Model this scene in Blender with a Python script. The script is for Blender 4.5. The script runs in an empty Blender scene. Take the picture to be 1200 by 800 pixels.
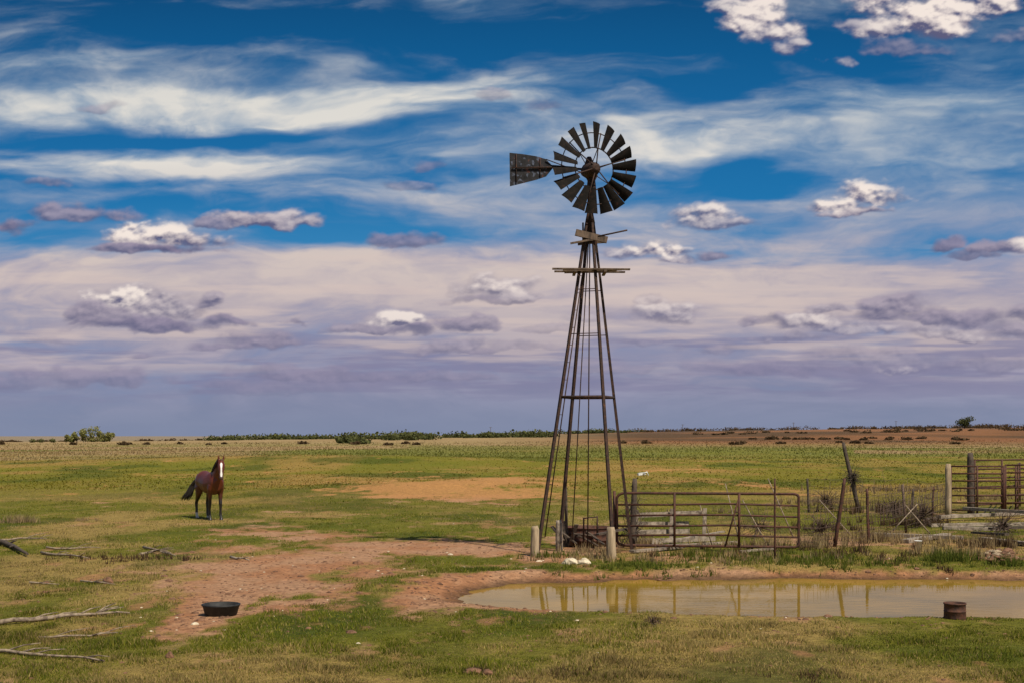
import bpy, math, random
import numpy as np
from mathutils import Vector, Matrix
random.seed(7); rng=np.random.default_rng(7)
R=math.radians
F=1600.0; EY=510.0; CH=2.6            # survey constants: focal (px), eye level row, camera height (m)
scene=bpy.context.scene
# ------------------------------------------------------------ utils
def sst(a,b,x):
    t=np.clip((x-a)/(b-a),0,1); return t*t*(3-2*t)
def hsh(ix,iy,s):
    h=np.sin(ix*127.1+iy*311.7+s*74.7)*43758.5453
    return h-np.floor(h)
def vnoise(x,y,s=0):
    ix=np.floor(x); iy=np.floor(y); fx=x-ix; fy=y-iy
    fx=fx*fx*(3-2*fx); fy=fy*fy*(3-2*fy)
    a=hsh(ix,iy,s);b=hsh(ix+1,iy,s);c=hsh(ix,iy+1,s);d=hsh(ix+1,iy+1,s)
    return a+(b-a)*fx+(c-a)*fy+(a-b-c+d)*fx*fy
def fbm(x,y,o=4,s=0,g=.5):
    x=np.asarray(x,float);y=np.asarray(y,float)
    t=0;a=.5;n=0
    for i in range(o):
        t=t+a*vnoise(x,y,s+i*3.1); n+=a; a*=g; x,y=(x*1.62+y*1.2+5.1),(y*1.62-x*1.2+1.7)
    return t/n
PC=(6.2,23.0); PRX=7.0; PRY=3.0; WZ=-.13
def pond_sd(x,y):
    dx=(x-PC[0])/PRX; dy=(y-PC[1]+0.10*dx)/(PRY)
    s=(np.abs(dx)**2.4+np.abs(dy)**2.4)**(1/2.4)
    return (s-1)*PRY*np.where(np.abs(dx)>.85,1.3,1.0)+(fbm(x*.9,y*.9,3,9)-.5)*0.55+(fbm(x*3.1,y*3.1,3,15)-.5)*.28
def H(x,y):
    x=np.asarray(x,float);y=np.asarray(y,float)
    z=0.09*(fbm(x/2.2,y/2.2,5,1,.6)-.5)+0.25*(fbm(x/14,y/14,2,4)-.5)*sst(34,60,y)
    z=z+0.6*(fbm(x/60,y/60,3,5)-.5)*sst(70,200,y)
    hill=-1.4+9.2*sst(-350,350,x)+ 2.0*(fbm(x/160,y/160,3,8)-.5)
    z=z+hill*sst(230,900,y)*(1-1.6*sst(1000,2600,y))
    z=z+0.25*np.exp(-((x+2.6)/5)**2-((y-69)/5)**2)*(0.4+1.2*fbm(x/1.2,y/1.2,3,3))
    z=z+0.7*np.exp(-((x+18)/22)**2-((y-128)/14)**2)
    sd=pond_sd(x,y)
    b=np.clip(WZ+sd*0.28,-0.6,0.0)+0.05*np.exp(-((sd-.8)/.35)**2)*(y>PC[1])
    return z*np.clip(.30+sd,.12,1)+b
def Hs(x,y): return float(H(x,y))
def gp(px,py,lift=0.0):
    d=F*CH/(py-EY); x=(px-600)/F*d
    for _ in range(3):
        z=Hs(x,d); z=min(z,1.0)
        d=F*(CH-z)/(py-EY); x=(px-600)/F*d
    return Vector((x,d,Hs(x,d)+lift))
def at(px,py,d): return Vector(((px-600)/F*d,d,CH+(EY-py)/F*d))

class MB:
    def __init__(s): s.v=[];s.f=[];s.m=[];s.sm=[]
    def tube(s,pts,rad,n=8,mi=0,cap=True,smooth=True):
        pts=[Vector(p) for p in pts]
        if not isinstance(rad,(list,tuple)): rad=[rad]*len(pts)
        base=len(s.v); prev=None
        for i,p in enumerate(pts):
            if i==0:t=pts[1]-pts[0]
            elif i==len(pts)-1:t=pts[-1]-pts[-2]
            else:t=(pts[i+1]-pts[i]).normalized()+(pts[i]-pts[i-1]).normalized()
            t.normalize()
            if prev is None:
                u=t.orthogonal() if abs(t.z)<.99 else Vector((1,0,0))
                if abs(t.z)<.99: u=t.cross(Vector((0,0,1)))
            else: u=prev
            u=(u-t*u.dot(t)).normalized(); prev=u; w=t.cross(u)
            for k in range(n):
                a=2*math.pi*(k+.5)/n
                s.v.append(p+(u*math.cos(a)+w*math.sin(a))*rad[i])
        for i in range(len(pts)-1):
            for k in range(n):
                a=base+i*n+k;b=base+i*n+(k+1)%n
                s.f.append((a,b,b+n,a+n));s.m.append(mi);s.sm.append(smooth)
        if cap:
            s.f.append(tuple(range(base+n-1,base-1,-1)));s.m.append(mi);s.sm.append(False)
            e=base+(len(pts)-1)*n
            s.f.append(tuple(range(e,e+n)));s.m.append(mi);s.sm.append(False)
    def plank(s,a,b,w,t,mi=0,up=Vector((0,0,1)),taper=1.0):
        a=Vector(a);b=Vector(b);d=(b-a).normalized()
        u=d.cross(up)
        if u.length<1e-3:u=d.orthogonal()
        u.normalize(); n=u.cross(d).normalized()
        base=len(s.v)
        for p,k in((a,1),(a.lerp(b,.5)+n*random.uniform(-.01,.01),(1+taper)/2),(b,taper)):
            for su,sn in((-1,-1),(1,-1),(1,1),(-1,1)):
                s.v.append(p+u*su*w/2*k+n*sn*t/2)
        for i in range(2):
            for k in range(4):
                x=base+i*4+k;y=base+i*4+(k+1)%4
                s.f.append((x,y,y+4,x+4));s.m.append(mi);s.sm.append(False)
        s.f.append((base+3,base+2,base+1,base));s.f.append((base+8,base+9,base+10,base+11))
        s.m+= [mi,mi];s.sm+=[False,False]
    def face(s,pts,mi=0):
        b=len(s.v); s.v+=[Vector(p) for p in pts]; s.f.append(tuple(range(b,b+len(pts))));s.m.append(mi);s.sm.append(False)
    def lathe(s,c,prof,n=32,mi=0):
        b=len(s.v)
        for r,z in prof:
            for k in range(n):
                a=2*math.pi*k/n; s.v.append(Vector(c)+Vector((r*math.cos(a),r*math.sin(a),z)))
        for i in range(len(prof)-1):
            for k in range(n):
                x=b+i*n+k;y=b+i*n+(k+1)%n
                s.f.append((x,y,y+n,x+n));s.m.append(mi);s.sm.append(True)
    def build(s,name,mats,origin=None):
        o=Vector(origin) if origin is not None else Vector((0,0,0))
        me=bpy.data.meshes.new(name)
        me.from_pydata([tuple(v-o) for v in s.v],[],s.f)
        for m in mats: me.materials.append(m)
        me.polygons.foreach_set('material_index',s.m)
        me.polygons.foreach_set('use_smooth',s.sm)
        me.update()
        ob=bpy.data.objects.new(name,me); ob.location=o
        scene.collection.objects.link(ob); return ob
# ------------------------------------------------------------ materials
def mat(name): 
    m=bpy.data.materials.new(name); m.use_nodes=True
    nt=m.node_tree; return m,nt,nt.nodes['Principled BSDF']
def noisy(name,c1,c2,scale=8,rough=.8,metal=0,bump=.3,c3=None,stretch=(1,1,1),coord='Object',bd=.02):
    m,nt,b=mat(name)
    tc=nt.nodes.new('ShaderNodeTexCoord'); mp=nt.nodes.new('ShaderNodeMapping'); mp.inputs['Scale'].default_value=stretch
    nt.links.new(tc.outputs[coord],mp.inputs['Vector'])
    n=nt.nodes.new('ShaderNodeTexNoise'); n.inputs['Scale'].default_value=scale; n.inputs['Detail'].default_value=6; n.inputs['Roughness'].default_value=.65
    nt.links.new(mp.outputs[0],n.inputs['Vector'])
    r=nt.nodes.new('ShaderNodeValToRGB'); e=r.color_ramp.elements
    e[0].position=.35;e[0].color=(*c1,1);e[1].position=.60;e[1].color=(*c2,1)
    if c3: x=e.new(.70);x.color=(*c3,1)
    nt.links.new(n.outputs['Fac'],r.inputs[0]);nt.links.new(r.outputs[0],b.inputs['Base Color'])
    b.inputs['Roughness'].default_value=rough;b.inputs['Metallic'].default_value=metal
    if bump:
        bp=nt.nodes.new('ShaderNodeBump');bp.inputs['Strength'].default_value=bump;bp.inputs['Distance'].default_value=bd
        nt.links.new(n.outputs['Fac'],bp.inputs['Height']);nt.links.new(bp.outputs[0],b.inputs['Normal'])
    return m
M_iron=noisy('rusty_tower_iron',(.016,.009,.007),(.055,.024,.014),14,.85,0,.2,c3=(.11,.045,.02))
M_blade=noisy('weathered_blade_metal',(.004,.0035,.003),(.014,.010,.008),9,.9,0,.2,c3=(.05,.022,.014))
M_blade.node_tree.nodes['Principled BSDF'].inputs['Specular IOR Level'].default_value=.2
M_vane=noisy('weathered_vane',(.006,.006,.008),(.03,.028,.032),6,.9,0,.2,c3=(.17,.05,.03))
nt=M_vane.node_tree;b=nt.nodes['Principled BSDF']
v_=nt.nodes.new('ShaderNodeTexNoise');v_.inputs['Scale'].default_value=11;v_.inputs['Detail'].default_value=5
r_=nt.nodes.new('ShaderNodeMapRange');r_.inputs[1].default_value=.55;r_.inputs[2].default_value=.66
tcv=nt.nodes.new('ShaderNodeTexCoord');nt.links.new(tcv.outputs['Object'],v_.inputs['Vector']);nt.links.new(v_.outputs['Fac'],r_.inputs[0])
mxv=nt.nodes.new('ShaderNodeMix');mxv.data_type='RGBA';src=b.inputs['Base Color'].links[0].from_socket
nt.links.new(r_.outputs[0],mxv.inputs[0]);nt.links.new(src,mxv.inputs[6]);mxv.inputs[7].default_value=(.12,.14,.20,1);nt.links.new(mxv.outputs[2],b.inputs['Base Color'])
M_wood=noisy('weathered_wood',(.05,.033,.022),(.17,.115,.08),9,.9,0,.6,stretch=(1,1,.25))
M_greyw=noisy('grey_wood',(.10,.075,.055),(.36,.29,.22),7,.9,0,.5)
M_postw=noisy('tan_post_wood',(.18,.13,.08),(.44,.33,.21),10,.9,0,.6,stretch=(1,1,.15))
M_branch=noisy('dead_branch_wood',(.09,.06,.045),(.34,.26,.18),12,.9,0,.5)
M_gate=noisy('rusty_gate_pipe',(.03,.013,.009),(.10,.034,.018),12,.75,.1,.2)
M_darkw=noisy('dark_wood',(.03,.022,.017),(.10,.07,.05),12,.9,0,.5)
M_rub=noisy('black_rubber',(.008,.008,.008),(.022,.021,.02),20,.7,0,.2)
M_rust=noisy('rusted_tin',(.03,.015,.012),(.11,.04,.02),14,.8,.1,.4)
M_rock=noisy('pale_rock',(.34,.27,.18),(.68,.58,.42),9,.9,0,.8)
M_clod=noisy('dirt_clod_soil',(.08,.04,.022),(.22,.11,.06),8,.95,0,.8)
M_white=noisy('white_plastic',(.5,.5,.48),(.75,.75,.72),6,.5,0,0)
M_wire=noisy('rusty_wire',(.05,.03,.022),(.13,.08,.055),20,.7,.2,0)
def attr_mat(name,attr,rough=.95,trans=0.0):
    m,nt,b=mat(name)
    a=nt.nodes.new('ShaderNodeAttribute');a.attribute_name=attr
    b.inputs['Roughness'].default_value=rough
    b.inputs['Specular IOR Level'].default_value=.15
    nt.links.new(a.outputs['Color'],b.inputs['Base Color'])
    if trans:
        t=nt.nodes.new('ShaderNodeBsdfTranslucent');mx=nt.nodes.new('ShaderNodeMixShader');mx.inputs[0].default_value=trans
        nt.links.new(a.outputs['Color'],t.inputs[0]);nt.links.new(b.outputs[0],mx.inputs[1]);nt.links.new(t.outputs[0],mx.inputs[2])
        nt.links.new(mx.outputs[0],nt.nodes['Material Output'].inputs[0])
    return m
M_grass=attr_mat('grass_blades','col',.9,.45)
M_fol=attr_mat('foliage','col',.9,.3)
M_horse=attr_mat('horse_coat','col',.42); M_horse.node_tree.nodes['Principled BSDF'].inputs['Specular IOR Level'].default_value=.5
# ------------------------------------------------------------ ground colours
dirtE=[(232,725,50,26,1.),(262,700,50,24,1.15),(300,684,90,20,1.1),(345,662,115,17,1.1),(420,672,60,14,.95),(400,695,55,12,.75),(330,712,50,12,.85),(370,728,40,10,.6),
 (480,641,140,9,1.0),(560,646,100,6,.95),(640,655,60,6,.8),(510,573,90,9,1.0),(585,578,64,11,1.1),(560,566,95,8,1.0),(480,579,60,6,.8),(495,700,45,20,1.),(690,640,60,12,.9),
 (830,652,130,5,.7),(980,634,90,7,.6),(300,622,80,6,.75),(800,552,50,3,.8),(1150,655,80,8,.45),(1160,600,80,9,.4),
 (380,628,70,7,.8),(150,672,60,5,.45),(430,735,50,8,.4),(270,645,70,10,.7),(890,575,60,5,.4),(760,655,80,6,.6),(1130,628,90,8,.45),(700,610,60,8,.4),(60,690,60,6,.35),(160,700,40,6,.4),
 (400,600,120,6,.35),(640,600,80,5,.3),(1000,600,120,8,.4)]
def ell(x,y,L):
    m=np.zeros_like(x)
    for (cx,cy,rx,ry,s) in L:
        d=F*CH/(cy-EY); wx=(cx-600)/F*d; rX=rx*d/F
        d1=F*CH/(cy+ry-EY); d2=F*CH/(max(cy-ry,EY+3)-EY); 
        dy=np.where(y<d,(d-y)/(d-d1),(y-d)/(d2-d))
        m=np.maximum(m,s*np.exp(-(((x-wx)/rX)**2+dy**2)*.8))
    return m
def masks(x,y):
    n1=fbm(x/1.1,y/1.8,5,21,.6); n2=fbm(x/.28,y/.4,3,33,.6); big=fbm(x/9,y/12,3,44)
    nf=fbm(x/2.6,y/7,5,51,.62); farw=sst(40,60,y)
    sd=pond_sd(x,y)
    dirt=ell(x,y,dirtE)
    rim=1.15*np.exp(-((np.clip(sd,-9,9)-.1)/(.24+.12*(y>PC[1])+.50*sst(1.5,-.5,x)))**2)
    rim=np.where(sd<0,1.3,rim)
    dirt=np.maximum(dirt,rim)
    dirt=sst(.33,.76,dirt+(n1-.5)*1.15+(n2-.5)*.7+(nf-.5)*1.6*farw)
    bare=sst(.62,.74,fbm(x/.7,y/1.3,4,67,.6))*.6*sst(60,35,y)
    dirt=np.maximum(dirt,bare)
    py=EY+F*CH/np.maximum(y,1)
    dry=sst(541,529,py+(big-.5)*14+(fbm(x/30,y/60,3,3)-.5)*10)
    patch=sst(.45,.66,fbm(x/3.2,y/4.5,5,61,.6))*.9
    return dirt,dry,patch,n1,n2,big,sd
def mixc(a,b,t): return a*(1-t[:,None])+b*t[:,None]
C=lambda *c: np.array(c)[None,:]
def ground_col(x,y):
    dirt,dry,patch,n1,n2,big,sd=masks(x,y)
    g=mixc(C(.085,.10,.010),C(.20,.175,.024),np.clip(n1*1.6-.3,0,1))
    g=mixc(g,C(.33,.225,.07),patch)
    g=mixc(g,C(.050,.068,.008),sst(.56,.72,fbm(x/2.5,y/5,4,71))*.7)
    far=mixc(C(.145,.15,.014),C(.21,.165,.022),fbm(x/6,y/14,4,31)); far=mixc(far,C(.30,.19,.05),sst(.46,.66,fbm(x/9,y/16,5,19,.6))*.9)
    far=mixc(far,C(.065,.082,.008),sst(.52,.66,fbm(x/7,y/15,5,13,.6))*.75)
    g=mixc(g,far,sst(38,75,y))
    d=mixc(C(.46,.215,.10),C(.33,.155,.078),n2)
    d=mixc(d,C(.46,.28,.165),sst(.42,.66,n1)*.6)
    d=mixc(d,C(.48,.235,.085),sst(52,60,y))
    d=mixc(d,C(.10,.055,.028),sst(.34,.02,sd)*.85)
    px=600+F*x/y
    t=mixc(C(.38,.265,.13),C(.26,.175,.075),fbm(x/14,y/50,5,81,.6))
    grn=sst(.46,.58,fbm(x/60,y/60,3,91)+ .12*((px>480)&(px<1000)))*sst(470,200,y)
    t=mixc(t,C(.14,.155,.022),grn*.85)
    brown=sst(260,430,y)*sst(560,760,px)
    t=mixc(t,mixc(C(.23,.105,.045),C(.10,.058,.028),sst(.35,.65,fbm(x/70,y/90,4,95))),brown)
    t=mixc(t,C(.19,.15,.085),sst(500,900,y)*(1-sst(520,760,px))*.6)
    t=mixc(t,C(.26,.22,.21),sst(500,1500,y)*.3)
    c=mixc(g,d,dirt*np.where(y>60,.85,1)); c=mixc(c,t,dry*(1-.8*dirt*(y<100)))
    return c
def rows():
    r=[];v=7.0
    while v<70: r.append(v-6);v*=1.0052
    while v<4200: r.append(v-6);v*=1.011
    return np.array(r)
ry=rows(); s=np.linspace(-1,1,760); tt=0.5*s+0.55*s**3
X=(tt[None,:]*(ry[:,None]+6)); Y=np.repeat(ry[:,None],len(tt),1)
xf=X.ravel();yf=Y.ravel(); zf=H(xf,yf)
def np_mesh(name,co,faces_flat,nper,mats,col=None,smooth=True):
    me=bpy.data.meshes.new(name)
    nv=len(co); nf=len(faces_flat)//nper
    me.vertices.add(nv); me.vertices.foreach_set('co',np.asarray(co,np.float32).ravel())
    me.loops.add(nf*nper); me.loops.foreach_set('vertex_index',np.asarray(faces_flat,np.int32))
    me.polygons.add(nf); me.polygons.foreach_set('loop_start',np.arange(0,nf*nper,nper,dtype=np.int32))
    try: me.polygons.foreach_set('loop_total',np.full(nf,nper,np.int32))
    except Exception: pass
    me.polygons.foreach_set('use_smooth',np.full(nf,smooth))
    me.update(calc_edges=True)
    if col is not None:
        a=me.attributes.new('col','FLOAT_COLOR','POINT')
        cc=np.ones((nv,4),np.float32);cc[:,:col.shape[1]]=col; a.data.foreach_set('color',cc.ravel())
    for m in mats: me.materials.append(m)
    ob=bpy.data.objects.new(name,me);scene.collection.objects.link(ob);return ob
def gridquads(nr,nc):
    i=np.arange((nr-1)*(nc-1)); rr=i//(nc-1);cc_=i%(nc-1); a=rr*nc+cc_
    return np.stack([a,a+1,a+nc+1,a+nc],1).ravel()
mg,nt,b=mat('ground_soil_and_turf')
at_=nt.nodes.new('ShaderNodeAttribute');at_.attribute_name='col'
tc=nt.nodes.new('ShaderNodeTexCoord')
n=nt.nodes.new('ShaderNodeTexNoise');n.inputs['Scale'].default_value=7;n.inputs['Detail'].default_value=6;n.inputs['Roughness'].default_value=.75
nt.links.new(tc.outputs['Object'],n.inputs['Vector'])
mr=nt.nodes.new('ShaderNodeMapRange');mr.inputs[1].default_value=.3;mr.inputs[2].default_value=.7;mr.inputs[3].default_value=.5;mr.inputs[4].default_value=1.4
nt.links.new(n.outputs['Fac'],mr.inputs[0])
vm=nt.nodes.new('ShaderNodeVectorMath');vm.operation='SCALE'
nt.links.new(at_.outputs['Color'],vm.inputs[0]);nt.links.new(mr.outputs[0],vm.inputs['Scale']);nt.links.new(vm.outputs[0],b.inputs['Base Color'])
b.inputs['Roughness'].default_value=.95;b.inputs['Specular IOR Level'].default_value=.1
bp=nt.nodes.new('ShaderNodeBump');bp.inputs['Strength'].default_value=.9;bp.inputs['Distance'].default_value=.10
nt.links.new(n.outputs['Fac'],bp.inputs['Height']);nt.links.new(bp.outputs[0],b.inputs['Normal'])
np_mesh('ground',np.stack([xf,yf,zf],1),gridquads(*X.shape),4,[mg],ground_col(xf,yf))
# ------------------------------------------------------------ pond water
mw,nt,b=mat('muddy_water')
b.inputs['Roughness'].default_value=.02;b.inputs['IOR'].default_value=1.33
tc=nt.nodes.new('ShaderNodeTexCoord');mp=nt.nodes.new('ShaderNodeMapping');mp.inputs['Scale'].default_value=(1,2.2,1)
n=nt.nodes.new('ShaderNodeTexNoise');n.inputs['Scale'].default_value=2.2;n.inputs['Detail'].default_value=4
bp=nt.nodes.new('ShaderNodeBump');bp.inputs['Strength'].default_value=.12;bp.inputs['Distance'].default_value=.015
nt.links.new(tc.outputs['Object'],mp.inputs[0]);nt.links.new(mp.outputs[0],n.inputs[0]);nt.links.new(n.outputs['Fac'],bp.inputs['Height']);nt.links.new(bp.outputs[0],b.inputs['Normal'])
n2=nt.nodes.new('ShaderNodeTexNoise');n2.inputs['Scale'].default_value=.55;n2.inputs['Detail'].default_value=5
cr=nt.nodes.new('ShaderNodeValToRGB');cr.color_ramp.elements[0].position=.35;cr.color_ramp.elements[0].color=(.26,.155,.022,1);cr.color_ramp.elements[1].position=.7;cr.color_ramp.elements[1].color=(.15,.10,.018,1)
nt.links.new(tc.outputs['Object'],n2.inputs[0]);nt.links.new(n2.outputs['Fac'],cr.inputs[0]);nt.links.new(cr.outputs[0],b.inputs['Base Color'])
df=nt.nodes.new('ShaderNodeBsdfDiffuse');nt.links.new(cr.outputs[0],df.inputs[0])      # suspended silt
mx=nt.nodes.new('ShaderNodeMixShader');mx.inputs[0].default_value=.40
nt.links.new(b.outputs[0],mx.inputs[1]);nt.links.new(df.outputs[0],mx.inputs[2]);nt.links.new(mx.outputs[0],nt.nodes['Material Output'].inputs[0])
m=MB()
m.face([(-2.5,18.6,WZ),(15.6,18.6,WZ),(15.6,27.8,WZ),(-2.5,27.8,WZ)])
m.build('pond_water',[mw])
# ------------------------------------------------------------ grass
def blades(name,x,y,h,w,col,lean=.5,mats=[M_grass],zoff=-.01):
    n=len(x); z=H(x,y)+zoff
    a=rng.uniform(0,2*np.pi,n); dx=np.cos(a)*w/2;dy=np.sin(a)*w/2
    la=rng.uniform(0,2*np.pi,n); lr=rng.uniform(0,lean,n)*h
    co=np.zeros((n,3,3)); co[:,0]=np.stack([x-dx,y-dy,z],1);co[:,1]=np.stack([x+dx,y+dy,z],1)
    co[:,2]=np.stack([x+np.cos(la)*lr,y+np.sin(la)*lr,z+h],1)
    cc=np.repeat(col[:,None,:],3,1).reshape(-1,3)
    return np_mesh(name,co.reshape(-1,3),np.arange(n*3),3,mats,cc,False)
N=800000
u=rng.random(N); d0,d1=12.5,80.
d=1/(1/d0+(1/d1-1/d0)*u); t=rng.uniform(-.5,.5,N); x=t*(d+2);y=d
dirt,dry,patch,n1,n2_,big,sd=masks(x,y)
keep=(rng.random(N)>dirt*1.08)&(sd>.06+.1*(y>PC[1]))&(rng.random(N)<.20+1.15*n1)
x,y,dirt,patch,n1,sd=[q[keep] for q in (x,y,dirt,patch,n1,sd)]
n=len(x)
tuft=fbm(x/.35,y/.35,2,55); tuft2=fbm(x/1.1,y/1.1,3,58)
h=(.014+.085*tuft**2)*(.55+.9*tuft2)*(0.6+rng.random(n)*.8)*(1-.5*dirt)*np.where((sd<1.2)&(y<PC[1]),.65,1)
w=.009+y*.0004
v=rng.random(n)[:,None]
col=C(.090,.122,.010)*(1-v)+C(.25,.23,.028)*v
isdry=rng.random(n)<(.14+patch*.8)
col[isdry]=(C(.45,.33,.125)*(.5+.6*v))[isdry]
col*= (.36+1.25*fbm(x/1.3,y/1.8,5,12,.62))[:,None]
blades('grass',x,y,h,w,col,.9)
N=110000
u=rng.random(N); d=1/(1/65+(1/430-1/65)*u); x=rng.uniform(-.46,.46,N)*d;y=d
dirt,dry,patch,n1,n2_,big,sd=masks(x,y)
k=(rng.random(N)>dirt)&(rng.random(N)<.25+.75*dry)
x,y,dry=x[k],y[k],dry[k];n=len(x);v=rng.random(n)[:,None]
gc=ground_col(x,y)
col=gc*(.75+.65*v)
blades('dry_prairie_grass',x,y,(.03+.08*rng.random(n))*(1+dry*2.0),.05+y*.0008,col,.8)
def clump(px,py,rpx,cnt,hh,col1,col2,ryf=.35):
    out=[]
    p=gp(px,py); sc=p.y/F
    for _ in range(cnt):
        cx=p.x+rng.normal(0,rpx*sc*.5); cy=p.y+rng.normal(0,rpx*sc*.5*ryf*2)
        m_=14
        out.append(np.stack([cx+rng.normal(0,.05,m_),cy+rng.normal(0,.05,m_),np.full(m_,hh)*rng.uniform(.35,1.1,m_)],1))
    a=np.concatenate(out); v=rng.random(len(a))[:,None]
    return a,np.array(col1)[None]*(1-v)+np.array(col2)[None]*v
TAN=((.22,.15,.08),(.48,.36,.18)); GRN=((.06,.09,.012),(.18,.19,.03)); BRN=((.05,.03,.018),(.17,.10,.05))
W=[(745,640,25,16,.35,TAN),(700,648,50,22,.25,TAN),(640,652,30,14,.2,GRN),(850,652,110,60,.18,GRN),(960,640,40,24,.35,TAN),(1030,634,60,40,.40,TAN),
 (1000,660,150,70,.18,GRN),(1110,657,30,40,.30,GRN),(1150,640,60,30,.3,TAN),(1080,615,60,36,.38,BRN),(950,620,60,26,.3,BRN),(1180,662,30,20,.25,GRN),
 (560,786,16,10,.08,BRN),(660,790,40,16,.08,BRN),(950,790,50,12,.08,BRN),(765,728,10,4,.10,BRN),(1108,705,8,3,.2,BRN),(1170,640,40,30,.3,BRN),
 (760,665,80,60,.13,GRN),(560,668,40,30,.10,GRN),(900,668,160,90,.14,GRN),(870,640,60,26,.28,TAN),(15,612,30,26,.28,TAN),(100,610,20,6,.15,TAN),
 (1050,575,90,60,.35,TAN),(960,590,60,36,.3,TAN),(1150,585,50,30,.3,TAN),(820,600,60,18,.2,TAN),(1000,648,200,50,.25,BRN),(880,655,120,40,.2,TAN),(700,655,80,20,.2,TAN),
 (1040,600,70,40,.4,BRN),(1120,650,60,30,.25,TAN),(90,655,90,20,.12,BRN),(185,655,40,14,.15,BRN)]
A=[];Cc=[]
for w_ in W:
    a_,c_=clump(w_[0],w_[1],w_[2],w_[3],w_[4],*w_[5]);A.append(a_);Cc.append(c_)
A=np.concatenate(A);Cc=np.concatenate(Cc)
ok=pond_sd(A[:,0],A[:,1])>.08; A=A[ok];Cc=Cc[ok]
blades('tall_weeds',A[:,0],A[:,1],A[:,2],.012+A[:,1]*.0004,Cc,.6)
m=MB()
def blob(m,c,r,mi=0,sq=.6,n=7):
    c=Vector(c);b=len(m.v);ringz=[-.6,0.1,.7,1.0];rr_=[.8,1.0,.7,.05]
    ph=random.random()*6
    for zi,ri in zip(ringz,rr_):
        for k in range(n):
            a=2*math.pi*k/n+ph;q=random.uniform(.7,1.2)
            m.v.append(c+Vector((r*ri*q*math.cos(a)*1.2,r*ri*q*math.sin(a),r*zi*sq*random.uniform(.85,1.1))))
    for i in range(3):
        for k in range(n):
            x=b+i*n+k;y=b+i*n+(k+1)%n
            m.f.append((x,y,y+n,x+n));m.m.append(mi);m.sm.append(False)
NC=16000
cpy=np.where(rng.random(NC)<.45,rng.uniform(560,800,NC),rng.uniform(630,745,NC));cpx=rng.uniform(0,1200,NC)
cd=F*CH/(cpy-EY);cx_=(cpx-600)/F*cd;dm=masks(cx_,cd);ch=H(cx_,cd)
rimp=np.exp(-((dm[6]-.35)/.3)**2)*.35
okc=(dm[6]>.04)&(rng.random(NC)<(dm[0]*.5+.04+rimp))
cnt=0
for x,y,z in zip(cx_[okc],cd[okc],ch[okc]):
    if cnt>=2600: break
    blob(m,(x,y,z),random.uniform(.008,.028)*(1+(random.random()<.05)*1.4),0 if random.random()<.96 else 1);cnt+=1
m.build('dirt_clods',[M_clod,M_rock])
# ------------------------------------------------------------ windmill
Y0=30.14; S0=Y0/F; cx0=(686-600)*S0; base=Vector((cx0,Y0,0))
m=MB()
def zz(py): return CH+(EY-py)*S0
topc=Vector(((691.5-600)*S0,Y0,zz(262)))
feet=[(-1.09,-.55),(.55,-1.09),(1.09,.55),(-.55,1.09)]
ftb=[base+Vector((fx,fy,0)) for fx,fy in feet]
for p in ftb:p.z=Hs(p.x,p.y)-.1
tpb=[topc+Vector((fx*.075,fy*.075,0)) for fx,fy in feet]
def leg(i,z):
    a,b_=ftb[i],tpb[i];k=(z-a.z)/(b_.z-a.z);return a.lerp(b_,k)
for i in range(4):
    m.tube([ftb[i],leg(i,3),tpb[i]],[.046,.042,.036],4,0,smooth=False)
    m.tube([tpb[i],topc+Vector((0,0,.45))],[.034,.025],4,0)
for z,r in((zz(465),.032),):
    for i in range(4): m.tube([leg(i,z),leg((i+1)%4,z)],r,5,0)
for zc,r in((zz(392),.010),(zz(340),.010)):
    m.tube([leg(0,zc),leg(1,zc+.0)],r,5,0);m.tube([leg(2,zc),leg(3,zc)],r,5,0)
m.tube([topc+Vector((.0,0,.2)),base+Vector((.05,0,.0))],.015,5,0)
m.tube([topc+Vector((-.03,-.02,-.3)),base+Vector((-.30,-.1,.3))],.013,5,0)
for off in(.11,):
    l0=leg(0,.4)+Vector((off,-.02,0));l1=leg(0,6.1)+Vector((off*.7,-.02,0)); m.tube([l0,l1],.014,5,0)
    for k in range(16):
        q=k/15; m.tube([leg(0,.4+q*5.7),l0.lerp(l1,q)],.009,4,0)
hubz=zz(197.5); hubx=(696-600)*S0
mast=Vector(((693-600)*S0,Y0,0))
m.tube([(mast.x-.01,Y0,zz(285)),(mast.x,Y0,zz(215))],[.06,.045],8,0)
m.tube([(mast.x,Y0,zz(246)),(mast.x,Y0,zz(222)),(mast.x,Y0,zz(212)),(mast.x,Y0,zz(206))],[.07,.11,.09,.15],10,0)
yaw=R(22)
Rw=Matrix.Rotation(yaw,3,'Z')
hub=Vector((hubx,Y0-.34,0)); hub.z=CH+(EY-197.5)*(Y0-.34)/F
nrm=Rw@Vector((0,-1,0)); ux=Rw@Vector((1,0,0)); uz=Vector((0,0,1))
m.tube([hub-nrm*.55,hub-nrm*.35,hub-nrm*.1,hub+nrm*.02,hub+nrm*.10],[.09,.17,.16,.13,.05],12,0)
m.tube([hub-nrm*.28+uz*.10,hub-nrm*.30+uz*.30],[.13,.05],8,0)
Rr=54*S0*.985
def W_(r,a,o=0): return hub+ux*(r*math.sin(a))+uz*(r*math.cos(a))+nrm*o
nb=18
random.seed(21)
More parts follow.
